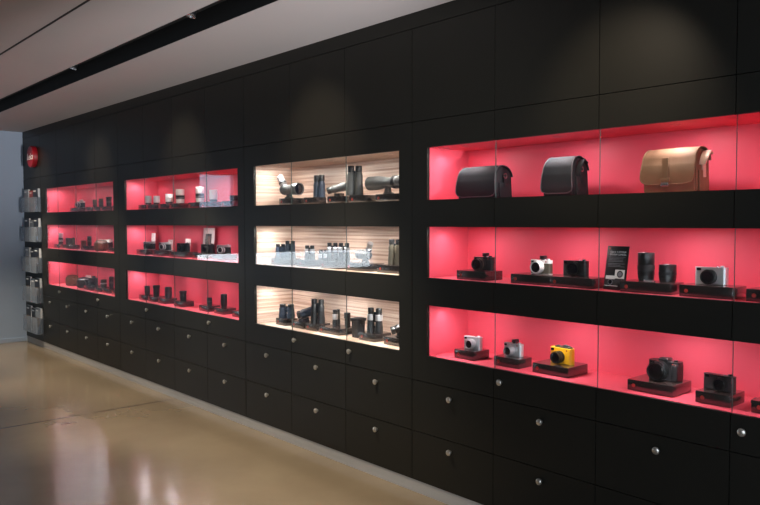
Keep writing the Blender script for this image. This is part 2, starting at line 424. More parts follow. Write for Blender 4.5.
# ------------------------------------------------------------------ ceiling downlights in the slot
for i, (x, d) in enumerate(((-5.83, 'small spotlight in the black ceiling slot, the farther one'), (-3.92, 'small spotlight in the black ceiling slot, the nearer one'))):
    f = thing('ceiling_spotlight', d, 'ceiling light', (x, -.885, CEIL+.12), group='spotlights in the ceiling slot')
    MB().lathe([(.012, 0), (.012, -.05)], 12).build('stem', BMETAL, f)
    MB().lathe([(.014, .03), (.024, .024), (.026, -.03)], 24, cap=False, M=T(0, 0, -.082) @ RX(-.3)).build('lamp_head', BMETAL, f)
    MB().lathe([(.0262, -.026), (.0275, -.028), (.0275, -.034), (.02, -.034), (.018, -.02), (.001, -.012)], 24, cap=False, M=T(0, 0, -.082) @ RX(-.3)).build('reflector', CHROME, f)
for x in (-9.6, -7.74, -5.83, -3.92, -1.75):
    light_spot('slot_spotlight', (x, -.86, CEIL-.02), (x, .02, 1.98), 44, 56, (1, .82, .6), 1.0, .03)
for x in (-9.3, -7.4, -5.5, -3.6):
    light_spot('slot_floor_light', (x, -.8, CEIL-.02), (x, -.2, 0), 340, 62, (1, .88, .7), 1.0, .04)

# added uplighter out of view, put in to brighten the ceiling
t = thing('added_uplighter', 'added slim black uplighter, out of view, brightening the ceiling', 'fill lamp', (1.6, -1.0, 0))
MB().lathe([(.14, 0), (.14, .012), (.02, .02)], 30).build('base', BMETAL, t)
MB().lathe([(.012, .015), (.012, 1.1)], 14).build('pole', BMETAL, t)
MB().lathe([(.05, -.12), (.09, .0), (.085, .0), (.05, -.1)], 28, cap=False, M=T(0, 0, 1.2) @ RY(-1.2)).build('lamp_head', BMETAL, t)
light_spot('ceiling_fill_light', (1.6-.02, -1.0, 1.21), (-6.0, -.25, CEIL), 1750, 27, (1, .97, .98), .9, .05)  # fill light for the ceiling, from the added uplighter

# ------------------------------------------------------------------ riser boxes
_rid = 0
def riser(x0, w, d, row, label, y=.08, h=.048):
    z = ROWS[row][0]
    r = thing('riser_box', label, 'display riser', (x0, y, z+.0004), group='dark riser boxes on the shelves')
    MB().box(0, w, 0, d, 0, h, bev=.0025).build('box', RISER, r)
    MB().box(.0022, w-.0022, .0022, d-.0022, h-.0004, h+.0005).build('top_plate', RTOP, r, smooth=False)
    MB().lathe([(.0085, 0), (.0085, .0012), (.001, .0014)], 20, M=T(min(.03, w*.3), -.0001, h*.5) @ FRONT).build('logo_dot', RED, r)
    return r

# ------------------------------------------------------------------ cameras
def camera(loc, rz, label, w=.13, h=.075, d=.036, lr=.027, ll=.04, lx=.0, body=BLEATH, top=BMETAL, lens=BMETAL, ring=BMETAL, vf=None, hump=False, grip=False, z=None):
    t = thing('camera', label, 'camera', loc, rz)
    th = h*.24
    b = MB().box(-w/2, w/2, -d/2, d/2, .001, h-th, bev=min(.014, d*.38), seg=4, vert_only=True)
    b.build('body', body, t)
    q = MB().box(-w/2, w/2, -d/2, d/2, h-th+.0003, h, bev=min(.014, d*.38), seg=4, vert_only=True)
    q.box(-w/2, w/2, -d/2, d/2, -.0002+.0005, .003, bev=min(.0138, d*.375), seg=4, vert_only=True)
    if hump: q.box(-w*.17, w*.17, -d*.5, d*.4, h-.002, h+.014, bev=.007, seg=3)
    q.build('top_plate', top, t)
    lz = (h-th)*.52+.004
    lz = max(lz, lr+.002)
    M = T(lx, -d/2, lz) @ FRONT
    l = MB(); l.lathe([(lr*1.0, 0), (lr*1.0, ll*.18), (lr*.92, ll*.2), (lr*.92, ll*.36), (lr*.98, ll*.38), (lr*.98, ll*.68), (lr*.9, ll*.7), (lr*.93, ll), (lr*.84, ll), (lr*.78, ll*.86)], 30, M=M, cap=False)
    lo = l.build('lens', lens, t)
    MB().lathe([(lr*.79, ll*.86), (lr*.7, ll*.89), (lr*.35, ll*.915), (.0005, ll*.92)], 26, M=M, cap=False).build('front_glass', LENSG, lo)
    MB().lathe([(lr*1.0, ll*.40), (lr*1.015, ll*.41), (lr*1.015, ll*.64), (lr*1.0, ll*.65)], 30, M=M, cap=False).build('focus_ring', ring, lo)
    MB().lathe([(.0085, h), (.0085, h+.006), (.0075, h+.007)], 18, M=T(w*.33, 0, 0)).build('shutter_dial', METAL if top in (METAL, WHITEL) else BMETAL, t)
    MB().lathe([(.0045, h), (.0045, h+.004), (.003, h+.005)], 14, M=T(w*.2, -d*.15, 0)).build('shutter_button', CHROME, t)
    MB().lathe([(.004, 0), (.004, .0008)], 14, M=T(-w*.3 if lx >= 0 else w*.3, -d/2-.0001, h-th*.5) @ FRONT).build('logo_dot', RED, t)
    MB().box(-w*.42, -w*.28, -d/2-.001, -d/2+.001, h-th*.85, h-th*.2).build('viewfinder_window', LENSG, t)
    if grip: MB().box(w*.30, w*.5, -d/2-.018, d/2, .002, h-.006, bev=.009, seg=4).build('grip', body, t)
    if vf:
        v = MB().box(-.012, .012, -d*.4, d*.55, h+.004, h+.022, bev=.003, M=T(.008, 0, 0)); v.box(-.007, .007, -.008, .008, h, h+.005, M=T(.008, 0, 0)); v.build('viewfinder', vf, t)
    return t

# ------------------------------------------------------------------ lenses standing upright
def lens(loc, label, r=.035, h=.08, barrel=BMETAL, ring=BLEATH, cap=None, base=BMETAL, hood=False, band=None, flare=1.0):
    t = thing('camera_lens', label, 'lens', loc)
    MB().lathe([(r*.86, 0), (r*.88, h*.05), (r*.95, h*.07), (r*.96, h*.2)], 30).build('mount', base, t)
    MB().lathe([(r*.96, h*.2), (r, h*.22), (r, h*.36), (r*.96, h*.37), (r*.96, h*.58), (r, h*.6), (r*flare, h*.97), (r*.97*flare, h), (r*.86*flare, h), (r*.8*flare, h*.95)], 34, cap=False).build('barrel', barrel, t)
    g = MB()
    seg = 36
    pr = []
    for k in range(9):
        pr += [(r*1.0, h*(.39+.02*k)), (r*1.03, h*(.395+.02*k)), (r*1.03, h*(.403+.02*k)), (r*1.0, h*(.408+.02*k))]
    g.lathe(pr, seg, cap=False); g.build('focus_ring', ring, t)
    if band: MB().lathe([(r*1.02, h*.3), (r*1.035, h*.31), (r*1.035, h*.36), (r*1.02, h*.37)], 30, cap=False).build('band', band, t)
    MB().lathe([(r*.81*flare, h*.95), (r*.6, h*.965), (.0005, h*.975)], 26, cap=False).build('front_glass', cap or LENSG, t)
    return t

# ------------------------------------------------------------------ binoculars
def binocular(loc, label, h=.14, r=.026, sep=.034, arm=ARMK, cup=BMETAL, rz=0, lying=False, tilt=0., ring=None):
    if lying:   # eyepieces point to local -y, tilt lifts the far end
        l = (loc[0], loc[1], loc[2]+r*1.03*math.cos(tilt)+max(0, -h*math.sin(tilt)))
        t = thing('binocular', label, 'binoculars', l, rz, rx=PI/2-tilt)
    else: t = thing('binocular', label, 'binoculars', loc, rz)
    for s in (-1, 1):
        b = MB().lathe([(r*.82, .012), (r*.86, 0), (r, 0), (r, h*.22), (r*.93, h*.3), (r*.86, h*.5), (r*.88, h*.66), (r*.74, h*.76), (r*.62, h*.8)], 26, cap=False, M=T(s*sep, 0, 0)).build('barrel', arm, t)
        MB().lathe([(r*.62, h*.79), (r*.72, h*.8), (r*.76, h*.83), (r*.76, h*.98), (r*.7, h), (r*.45, h), (r*.42, h*.96)], 24, cap=False, M=T(s*sep, 0, 0)).build('eyecup', cup, b)
        g = MB(); g.lathe([(r*.82, .011), (.0005, .009)], 24, cap=False, M=T(s*sep, 0, 0)); g.lathe([(r*.43, h*.965), (.0005, h*.96)], 20, cap=False, M=T(s*sep, 0, 0)); g.build('lens_glass', LENSG, b)
        if ring: MB().lathe([(r*.93, h*.5), (r*.95, h*.51), (r*.95, h*.72), (r*.8, h*.75)], 26, cap=False, M=T(s*sep, 0, 0)).build('silver_band', ring, b)
    q = MB().box(-sep+r*.3, sep-r*.3, -.008, .008, h*.42, h*.74, bev=.004); q.box(-sep+r*.5, sep-r*.5, -.006, .006, h*.18, h*.28, bev=.003); q.build('hinge', arm, t)
    MB().lathe([(.008, h*.74), (.0095, h*.745), (.0095, h*.83), (.008, h*.84)], 20).build('focus_wheel', cup, t)
    return t

def scope(loc, label, L=.3, r=.042, rz=0, angled=True, arm=ARMG, foot=.05, tilt=0., lug=True):
    """spotting scope lying along local y: objective at -y, eyepiece at +y; stands on its foot"""
    t = thing('spotting_scope', label, 'spotting scope', loc, rz)
    M = T(0, -L/2, foot+r) @ RX(tilt) @ RX(-PI/2)
    MB().lathe([(r*.86, .014), (r*.9, 0), (r, 0), (r, L*.2), (r*.97, L*.3), (r*.74, L*.52), (r*.7, L*.62), (r*.86, L*.7), (r*.86, L*.86), (r*.6, L*.9), (.01, L*.9)], 32, cap=False, M=M).build('body', arm, t)
    MB().lathe([(r*.87, .012), (r*.5, .009), (.0005, .008)], 28, cap=False, M=M).build('objective_glass', LENSG, t)
    if angled: M2 = T(0, L*.28, foot+r*1.2) @ RX(-PI/2+.95)
    else: M2 = M @ T(0, 0, L*.86)
    e = MB().lathe([(r*q, L*p*(1.3 if angled else 1)) for q, p in ((.56, 0), (.56, .1), (.64, .12), (.64, .2), (.52, .21), (.56, .3), (.62, .31), (.62, .36), (.4, .37), (.01, .36))], 26, cap=False, M=M2)
    eo = e.build('eyepiece', METAL if angled else BMETAL, t)
    MB().lathe([(r*q, L*p*(1.3 if angled else 1)) for q, p in ((.64, .13), (.66, .135), (.66, .19), (.64, .195))], 26, cap=False, M=M2).build('grip_ring', BMETAL, eo)
    f = MB().prism([(-.02, 0), (.05, 0), (.05, .008), (.028, .014), (.024, foot+r*.3), (-.004, foot+r*.3), (-.008, .014), (-.02, .008)], -.016, .016, bev=.002); f.build('foot', arm, t)
    c = MB().lathe([(r*.88, L*.72), (r*.93, L*.725), (r*.93, L*.79), (r*.88, L*.795)], 30, cap=False, M=M); c.build('focus_ring', BMETAL, t)
    return t

# ------------------------------------------------------------------ bags
def bag(name, label, cat, loc, rz, w, d, h, drop, leather, pipe, strapm, buckle=False, loose=0., taper=0., pad=False):
    t = thing(name, label, cat, loc, rz)
    rr = d*.46
    def prof(off, n=10):     # outline from front bottom up, over the top, to back bottom
        P = [(-d/2-off, 0.002), (-d/2-.004-off, h*.3), (-d/2-off, h-rr)]
        for k in range(1, n): a = PI*k/n; P.append((-(d/2+off)*math.cos(a), h-rr+(rr+off)*math.sin(a)))
        P += [(d/2+off, h-rr), (d/2+off, .002)]
        return P
    body = MB(); body.prism(prof(0), -w/2, w/2, bev=.006); body.build('body', leather, t)
    # flap: closed sheet over the top and down the front, rounded lower corners
    P = []
    for k in range(0, 13):
        a = PI-(PI*.98)*k/12 if False else PI*.96*(1-k/12.)
        P.append((-(d/2+.007)*math.cos(a), h-rr+(rr+.007)*math.sin(a)))
    zf = h*(1-drop)
    n2 = 12
    for k in range(1, n2+1):
        z = (h-rr)+(zf-(h-rr))*k/n2
        P.append((-d/2-.009-.006*math.sin(PI*k/n2*.9)-loose*(k/n2), z))
    grid = []
    rc = min(.035, w*.16)
    for y, z in P:
        e = 0.
        if y < -d*.4 and z < zf+rc: q = (zf+rc-z)/rc; e = rc*(1-math.sqrt(max(0, 1-min(1, q)**2)))
        W = w/2+.006-e
        grid.append([(-W+2*W*j/14, y-.0015*math.sin(PI*j/14), z+(.002*math.sin(PI*j/14) if z > h*.8 else 0)) for j in range(15)])
    MB().sheet(grid, .004).build('flap', leather, t)
    right = [g[-1] for g in grid]; left = [g[0] for g in grid]
    MB().tube([(p[0]+.001, p[1]-.002, p[2]) for p in left]+[tuple(v) for v in [(q[0], q[1]-.003, q[2]-.001) for q in grid[-1][1:-1]]]+[(p[0]-.001, p[1]-.002, p[2]) for p in right[::-1]], .0022, 8).build('piping', pipe, t)
    for s_ in (-1, 1):
        MB().box(min(s_*w/2, s_*(w/2+.008)), max(s_*w/2, s_*(w/2+.008)), -d*.34, d*.34, .004, h*.5, bev=.0035, seg=3).build('side_pocket', leather, t)
        MB().box(min(s_*(w/2+.001), s_*(w/2+.010)), max(s_*(w/2+.001), s_*(w/2+.010)), -.012, .012, h*.34, h*.74, bev=.002).build('strap_tab', strapm, t)
        rg = [(s_*(w/2+.012), .013*math.cos(2*PI*k/16), h*.70+.012*math.sin(2*PI*k/16)) for k in range(17)]
        MB().tube(rg, .0018, 8).build('ring', CHROME, t)
    if pad:    # broad strap bulging over the right side
        g2 = []; padw = .027 if buckle else .022
        for k in range(15):
            a = -.25+2.5*k/14; rad = d*.40
            cy, cz = d*.06-rad*.2*0, h-rad-.012
            yy = cy-rad*math.cos(a); zz2 = cz+rad*1.05*math.sin(a)
            g2.append([(w/2+.004+.018*math.sin(PI*min(1, k/12))*(.5+.5*j/4)+padw*j/4, yy, zz2) for j in range(5)])
        MB().sheet(g2, .006).build('shoulder_strap', strapm, t)
    if buckle:
        y = -d/2-.018
        b = MB().box(-.014, .014, y-.006-loose, y-.001-loose, zf-.012, h*.8, bev=.002, m=leather); b.box(-.022, .022, y-.008-loose, y-.0035-loose, zf+.01, zf+.026, bev=.003, m=leather); b.build('closing_strap', None, t)
        MB().box(-.017, .017, y-.0105-loose, y-.006-loose, zf-.01, zf+.006, bev=.0015).build('buckle', CHROME, t)
    if taper:
        for c in t.children:
            if c.type == 'MESH':
                for v in c.data.vertices: v.co.x *= 1-taper*max(0, v.co.z/h)**1.6
    return t

# ====================================================================== near red cabinet
z1, z2, z3 = (r[0]+.0006 for r in ROWS)
RH = .0490
bag('shoulder_bag', 'wide dark grey shoulder bag with rounded flap, leftmost of three bags on top shelf', 'bag', (-2.632, .17, z1), 0, .27, .135, .170, .93, BAGB, BAGE, BAGB, taper=.10)
bag('shoulder_bag', 'compact black shoulder bag with grey piping, between the wide bag and tan satchel', 'bag', (-2.112, .165, z1), .06, .165, .15, .187, .92, BAGB, BAGE, BAGB, taper=.16, pad=True)
bag('satchel', 'tan brown leather satchel with buckle and pale strap on the top shelf', 'bag', (-1.555, .17, z1), -.04, .24, .12, .186, .80, TAN, TAN, TANL, buckle=True, loose=.008, taper=.05, pad=True)

riser(-2.729, .205, .14, 1, 'riser box under the leftmost camera in the near middle niche', .05)
riser(-2.359, .232, .14, 1, 'long riser box under the white camera with white lens', .05)
riser(-2.124, .235, .12, 1, 'riser box under the black camera left of the slanted black placard', .05)
riser(-1.747, .235, .12, 1, 'riser box carrying two upright black lenses', .05)
riser(-1.475, .22, .13, 1, 'riser box under the silver camera in the near middle niche', .05)
riser(-1.205, .20, .13, 1, 'riser box at the right frame edge in the near middle niche', .05)
camera((-2.61, .14, z2+RH), .08, 'black camera with large gold-marked lens, leftmost in the near middle niche', .125, .072, .036, .032, .05, -.006, vf=BMETAL, ring=OLIVE)
camera((-2.235, .14, z2+RH), .06, 'white camera with a bright white lens and black viewfinder', .118, .07, .034, .032, .034, -.006, body=OLIVE, top=WHITEL, lens=WHITEL, ring=WHITEL, vf=BMETAL)
camera((-2.035, .14, z2+RH), 0, 'black camera left of the slanted black placard', .132, .074, .036, .034, .028, .008)
lens((-1.662, .12, z2+RH), 'tall black zoom lens beside the slanted placard', .036, .124)
lens((-1.567, .13, z2+RH), 'short black lens standing right of the tall zoom lens', .036, .075)
t = thing('lens_ring', 'thin silver lens ring in front of the tall black lens', 'lens ring', (-1.622, .078, z2+RH))
MB().lathe([(.017, 0), (.024, 0), (.025, .003), (.024, .006), (.017, .006), (.017, 0)], 30, cap=False).build('ring', CHROME, t)
MB().box(-.027, -.022, -.003, .003, .001, .007, bev=.001).build('tab', METAL, t)
camera((-1.378, .135, z2+RH), 0, 'silver camera with black lens in the near middle niche', .132, .072, .034, .031, .028, .0, body=METAL, top=METAL)
# slanted placard with camera picture
t = thing('placard', 'slanted black placard with white text and camera pictures in red niche', 'sign', (-1.80, .085, z2+.0015), -.12, rx=-.16)
MB().box(-.058, .058, 0, .005, 0, .2, bev=.001).build('board', BMETAL, t)
MB().prism([(.005, .006), (.07, .03), (.07, .034), (.005, .14)], -.02, .02).build('stand', BMETAL, t)
text_part('LEICA T-SYSTEM', .0112, WHITEI, t, T(.004, -.0006, .172) @ RX(PI/2), ext=.0003, space=1.05)
text_part('SYSTEM CAMERA', .0112, WHITEI, t, T(.004, -.0006, .160) @ RX(PI/2), ext=.0003, space=1.05)
GREYI = mat('grey_ink', (120, 122, 130), .6)
q = MB()
for k in range(7): q.box(-.045, .045-.012*(k % 3 == 2)-.01*(k % 2), -.0009, -.0002, .148-.0065*k-(.004 if k > 3 else 0), .1502-.0065*k-(.004 if k > 3 else 0))
q.build('printed_text', GREYI, t, smooth=False)
MB().lathe([(.0045, 0), (.0045, .0006)], 16, M=T(-.045, -.0004, .189) @ FRONT).build('logo_dot', RED, t)
q = MB(); q.box(-.002, .05, -.001, -.0002, .052, .092, m=WHITEL); q.box(-.05, .0, -.001, -.0002, .048, .064, m=WHITEL); q.box(-.05, .02, -.0011, -.0002, .018, .048, m=BLEATH); q.box(.02, .05, -.0011, -.0002, .03, .05, m=BLEATH); q.box(-.052, .02, -.0012, -.0002, .0165, .0185, m=WHITEI)
for cx, cz, r, m in ((.026, .072, .016, BMETAL), (.026, .072, .011, GREYI), (-.022, .035, .013, GREYI), (-.022, .035, .010, LENSG)):
    q.lathe([(r, 0), (r, .0004)], 22, m=m, M=T(cx, -.0011-(.0004 if m in (GREYI, LENSG) else 0)-(.0004 if m is LENSG else 0), cz) @ FRONT)
q.build('printed_picture', None, t, smooth=False)

riser(-2.772, .142, .13, 2, 'riser box under the leftmost silver camera, near bottom niche')
riser(-2.491, .163, .11, 2, 'riser box under the silver camera with viewfinder, near bottom niche')
riser(-2.243, .208, .17, 2, 'large riser box under the yellow camera')
riser(-1.723, .212, .17, 2, 'large riser box under the bulky black camera, near bottom niche')
riser(-1.414, .143, .14, 2, 'riser box under the compact black camera, near bottom niche')
riser(-1.19, .16, .13, 2, 'riser box at the right frame edge in the near bottom niche')
camera((-2.70, .155, z3+RH), .1, 'silver camera with black grip, leftmost in the near bottom niche', .112, .068, .034, .026, .036, .004, body=METAL, top=METAL, lens=METAL, ring=METAL)
camera((-2.415, .15, z3+RH), 0, 'small silver camera with black viewfinder, left of the yellow camera', .115, .066, .034, .026, .036, -.004, body=METAL, top=METAL, lens=METAL, ring=METAL, vf=BMETAL)
camera((-2.125, .165, z3+RH), -.05, 'yellow camera with black top and lens, near bottom niche', .13, .078, .038, .03, .04, -.002, body=YELL, top=YELL, lens=BMETAL)
t = thing('camera_strap', 'black strap folded over the top of the yellow camera', 'strap', (-2.118, .165, z3+RH+.0785))
MB().tube([(-.045, -.006, .001), (-.03, .0, .006), (-.01, .004, .003), (.012, -.004, .012), (.03, .003, .008), (.05, .002, .001)], .0028, 8, flat=2.2).build('band', BLEATH, t)
MB().box(-.022, .03, -.012, .012, 0, .006, bev=.002).build('pad', BLEATH, t)
camera((-1.60, .19, z3+RH), .05, 'bulky black camera with big lens and hand grip, near bottom niche', .14, .084, .055, .042, .05, -.014, hump=True, grip=True)
camera((-1.348, .16, z3+RH), 0, 'compact black camera right of the bulky black one', .128, .064, .034, .027, .024, .012)
t = thing('lens_case', 'flat dark leather case lying on shelf beside the compact black camera', 'case', (-1.20, .25, z3), .1)
MB().box(-.05, .05, -.03, .03, 0, .018, bev=.006, seg=3).build('case', BLEATH, t); MB().box(-.045, .045, -.031, -.027, .006, .010).build('zip', CHROME, t)

# ====================================================================== wood-lined cabinet
for x0, w, d, lb in ((-4.505, .175, .10, 'riser box under the angled spotting scope'), (-4.201, .14, .09, 'riser box in front of the upright binocular, top wood niche'),
                     (-3.933, .15, .1, 'riser box under the raised grey binocular'), (-3.70, .16, .12, 'riser box under the tallest binocular, top wood niche'), (-3.446, .22, .12, 'riser box under the long horizontal spotting scope')):
    riser(x0, w, d, 0, lb, .09)
scope((-4.45, .15, z1+RH), 'angled grey spotting scope with silver eyepiece, facing the viewer', .22, .044, math.radians(92), True, ARMG, .022)
binocular((-4.20, .225, z1), 'dark upright binocular standing in the top wood niche', .208, .027, .03, ARMB)
binocular((-3.925, .245, z1+RH+.010), 'grey binocular lying with eyepieces forward, top wood niche', .13, .029, .032, ARMG, rz=-.75, lying=True, tilt=-.26)
t = thing('binocular_stand', 'small block holding up the grey binocular in the top wood niche', 'stand', (-3.955, .21, z1+RH))
MB().box(-.03, .03, -.022, .022, 0, .024, bev=.003).build('block', RISER, t); MB().box(-.034, .034, -.026, .026, 0, .004, bev=.001).build('foot', RISER, t)
binocular((-3.715, .15, z1+RH), 'tallest grey binocular standing upright beside the long scope', .192, .029, .0275, ARMG, rz=.5)
scope((-3.405, .15, z1+RH), 'long grey spotting scope lying level in the top wood niche', .32, .044, -PI/2, False, ARMG, .028)

for x0, w, d, lb in ((-4.603, .22, .11, 'leftmost riser box in the middle wood niche'), (-4.26, .16, .11, 'riser box second from left, middle wood niche'),
                     (-4.003, .20, .12, 'riser box third from left, middle wood niche'), (-3.724, .24, .12, 'riser box under the small grey scope, middle wood niche'), (-3.419, .2, .13, 'riser box under the tall binocular at the right of middle wood niche')):
    riser(x0, w, d, 1, lb)
for x, h, rz, y, am, lb in ((-4.565, .10, .35, .14, ARMB, 'small blue-black binocular, leftmost in the middle wood niche'),
                         (-4.455, .126, .35, .15, ARMB, 'taller blue-black binocular, second in the middle wood niche'),
                         (-4.215, .098, .2, .15, ARMK, 'small black binocular, third in the middle wood niche'),
                         (-4.135, .118, .2, .21, ARMK, 'black binocular partly behind the third one, middle wood niche'),
                         (-3.955, .122, .3, .15, ARMK, 'black binocular, fifth in the middle wood niche'),
                         (-3.855, .122, .3, .17, ARMK, 'black binocular just left of the small grey scope')):
    binocular((x, y, z2+RH if y < .2 or h != .118 else z2), lb, h, .02, .024, am, rz=rz, ring=METAL if am is ARMK else None)
scope((-3.62, .15, z2+RH), 'small grey spotting scope in the middle wood niche', .19, .03, -1.9, True, ARMG, .02)
binocular((-3.33, .15, z2+RH), 'tall grey-green binocular at the right end of the middle wood niche', .155, .024, .027, OLIVE, rz=.1)

for x0, w, d, lb in ((-4.56, .125, .11, 'leftmost riser box in the bottom wood niche'), (-4.36, .15, .10, 'riser box under the slanting blue binocular'),
                     (-4.19, .13, .12, 'riser box under the tall black binocular, bottom wood niche'), (-4.034, .22, .16, 'long low riser box under the small monocular'),
                     (-3.608, .156, .14, 'riser box under the silver and black binocular'), (-3.37, .15, .13, 'riser box at the right end of bottom wood niche')):
    riser(x0, w, d, 2, lb, .09, .042 if 'low' in lb else .048)
binocular((-4.505, .15, z3+RH), 'squat blue-black binocular standing, leftmost in the bottom wood niche', .10, .030, .033, ARMB, rz=.5)
binocular((-4.255, .21, z3+RH+.008), 'blue binocular slanting upwards with eyepieces forward, bottom wood niche', .12, .031, .034, ARMB, rz=-.65, lying=True, tilt=-.25)
t = thing('binocular_stand', 'wedge block under the slanting blue binocular', 'stand', (-4.295, .155, z3+RH))
MB().prism([(-.03, 0), (.028, 0), (.028, .022), (-.03, .012)], -.02, .02).build('wedge', ARMB, t); MB().box(-.024, .024, -.034, .03, 0, .003).build('foot', ARMB, t)
binocular((-4.125, .15, z3+RH), 'tall black binocular standing upright, third in the bottom wood niche', .165, .026, .031, ARMK, rz=.25)
def monocular(loc, label, h, r, arm, ring):
    t = thing('monocular', label, 'monocular', loc)
    MB().lathe([(r*.8, 0), (r, .002), (r, h*.3), (r*.9, h*.34), (r*.9, h*.8)], 26).build('barrel', arm, t)
    MB().lathe([(r*.92, h*.4), (r*.96, h*.41), (r*.96, h*.72), (r*.9, h*.74)], 26, cap=False).build('silver_band', ring, t)
    MB().lathe([(r*.7, h*.8), (r*.85, h*.82), (r*.85, h*.98), (r*.6, h)], 24).build('eyecup', BMETAL, t)
    return t
monocular((-3.955, .17, z3+.0432), 'small silver and black monocular on the low riser box', .112, .019, ARMK, METAL)
monocular((-3.985, .22, z3+.0432), 'black monocular directly behind the small silver one', .108, .015, ARMK, OLIVE)
t = thing('lens_case', 'slim black upright case behind the low riser box, bottom wood niche', 'case', (-3.845, .19, z3+.0432))
MB().box(-.018, .018, -.014, .014, 0, .1, bev=.006, seg=3).build('case', BLEATH, t); MB().box(-.019, .019, -.016, -.013, .06, .1, bev=.001).build('flap', BMETAL, t)
t = thing('binocular_case', 'black tapered case standing directly on shelf of the bottom wood niche', 'case', (-3.685, .15, z3))
MB().prism([(-.03, 0), (.03, 0), (.036, .12), (-.036, .12)], -.032, .032, bev=.005).build('pouch', BLEATH, t)
MB().box(-.037, .037, -.042, .04, .105, .127, bev=.005, seg=3).build('lid', BLEATH, t)
for s in (-1, 1): MB().box(min(s*.035, s*.045), max(s*.035, s*.045), -.01, .01, .085, .115, bev=.002).build('strap_loop', BMETAL, t)
binocular((-3.525, .155, z3+RH), 'upright silver and black binocular near the right of the bottom wood niche', .155, .026, .032, ARMK, rz=.2, ring=METAL)
binocular((-3.25, .21, z3+RH+.008), 'black binocular with eyepieces forward at right end of bottom wood niche', .13, .026, .031, ARMK, BMETAL, rz=-.7, lying=True, tilt=-.3)
t = thing('binocular_stand', 'block under the black binocular at right end of bottom wood niche', 'stand', (-3.29, .165, z3+RH))
MB().box(-.022, .022, -.022, .022, 0, .026, bev=.003).build('block', ARMK, t); MB().box(-.026, .026, -.026, .026, 0, .003).build('foot', ARMK, t)

# ====================================================================== middle red cabinet
nth = ['first', 'second', 'third', 'fourth', 'fifth', 'sixth', 'seventh', 'eighth']
B1 = [(-6.847, .026, .085, 1), (-6.665, .026, .08, 1), (-6.401, .030, .09, 1), (-6.18, .033, .125, 2), (-5.811, .031, .134, 2), (-5.576, .029, .10, 1), (-5.243, .027, .03, 0)]
for i, (x, r, h, k) in enumerate(B1):
    riser(x-.10, .17, .12, 0, '%s riser box from the left in the niche of white lenses' % nth[i], .09)
    r *= 1.15
    if k: lens((x, .15, z1+RH), ('short' if h < .095 else 'tall' if h > .12 else 'medium')+' white-barrelled lens, %s from the left in the top red niche' % nth[i], r, h, WHITEL, WHITEL if k == 1 else BMETAL, base=BMETAL if k == 1 else WHITEL, band=BMETAL if k == 2 else None, flare=1.0)
    else: lens((x, .15, z1+RH), 'squat black lens at the right end of the white lens niche', .034, .045)

for i, (x0, w) in enumerate(((-6.982, .2), (-6.621, .2), (-6.275, .3), (-5.83, .22), (-5.53, .22))):
    riser(x0, w, .13, 1, '%s riser box from the left in the middle niche of silver-topped cameras' % nth[i])
for i, (x, tp, bd) in enumerate(((-6.86, METAL, BLEATH), (-6.52, METAL, BLEATH), (-6.15, BMETAL, BLEATH), (-5.70, BMETAL, BLEATH), (-5.43, METAL, BLEATH))):
    camera((x, .16, z2+RH), .42, '%s-topped rangefinder camera, %s from the left in its row of five' % ('silver' if tp is METAL else 'black', nth[i]), .132, .074, .036, .027, .04, 0, body=bd, top=tp, lens=METAL if i in (1, 4) else BMETAL)
def card(loc, w, h, label, pic=False, rz=0):
    t = thing('display_card', label, 'card', loc, rz, rx=-.08)
    MB().box(-w/2, w/2, 0, .004, 0, h, bev=.0008).build('card', WHITEL, t)
    MB().prism([(.004, .002), (.035, .004), (.035, .007), (.004, h*.5)], -.01, .01).build('easel', WHITEL, t)
    if pic:
        MB().box(-w*.27, w*.27, -.0008, -.0001, h*.16, h*.8).build('printed_picture', BMETAL, t)
        MB().box(-w*.18, w*.18, -.0016, -.0008, h*.3, h*.72).build('photo', PHOTO, t)
card((-7.0, .25, z2), .085, .205, 'plain white card behind the first silver-topped camera')
card((-6.66, .27, z2), .1, .145, 'low white card behind the second silver-topped camera')
card((-6.30, .27, z2), .1, .16, 'white card behind the third camera of the middle row')
card((-5.915, .27, z2), .2, .262, 'large white framed card with dark picture inside the middle red niche', True)

B3 = [(-6.94, -6.905, .026, .082, 1.), (-6.734, -6.70, .030, .1, 1.12), (-6.517, -6.445, .033, .1, 1.), (-6.188, -6.15, .03, .084, 1.15), (-5.719, -5.665, .022, .06, 1.), (-5.461, -5.42, .027, .108, 1.)]
for i, (rx0, x, r, h, fl) in enumerate(B3):
    riser(rx0, .15 if i > 1 else .14, .12, 2, '%s riser box from the left in the bottom niche of black lenses' % nth[i])
    lens((x, .15, z3+RH), '%s black lens, %s from the left in the bottom row of black lenses' % ('small' if h < .07 else 'flared' if fl > 1.1 else 'straight', nth[i]), r, h, flare=fl, ring=OLIVE if i == 4 else BLEATH)
riser(-5.171, .16, .12, 2, 'seventh riser box, at the right end of the black lens niche')

# ====================================================================== farthest red cabinet
for i, (x0, w) in enumerate(((-8.85, .26), (-8.36, .17), (-8.13, .16), (-7.92, .17), (-7.6, .2))):
    riser(x0, w, .12, 0, '%s riser box from the left in the farthest top niche' % nth[i], .09)
camera((-8.66, .15, z1+RH), .2, 'bright silver camera alone at left of the farthest top niche', .135, .072, .036, .027, .045, 0, body=BLEATH, top=WHITEL, lens=METAL, vf=WHITEL)
lens((-8.235, .15, z1+RH), 'dark olive lens, left of three in the farthest top niche', .022, .082, OLIVE, BMETAL)
lens((-8.05, .15, z1+RH), 'dark olive lens, middle of three in the farthest top niche', .025, .088, OLIVE, BMETAL)
lens((-7.83, .15, z1+RH), 'tallest dark lens, right of three in the farthest top niche', .027, .10, BMETAL, OLIVE, flare=1.15)

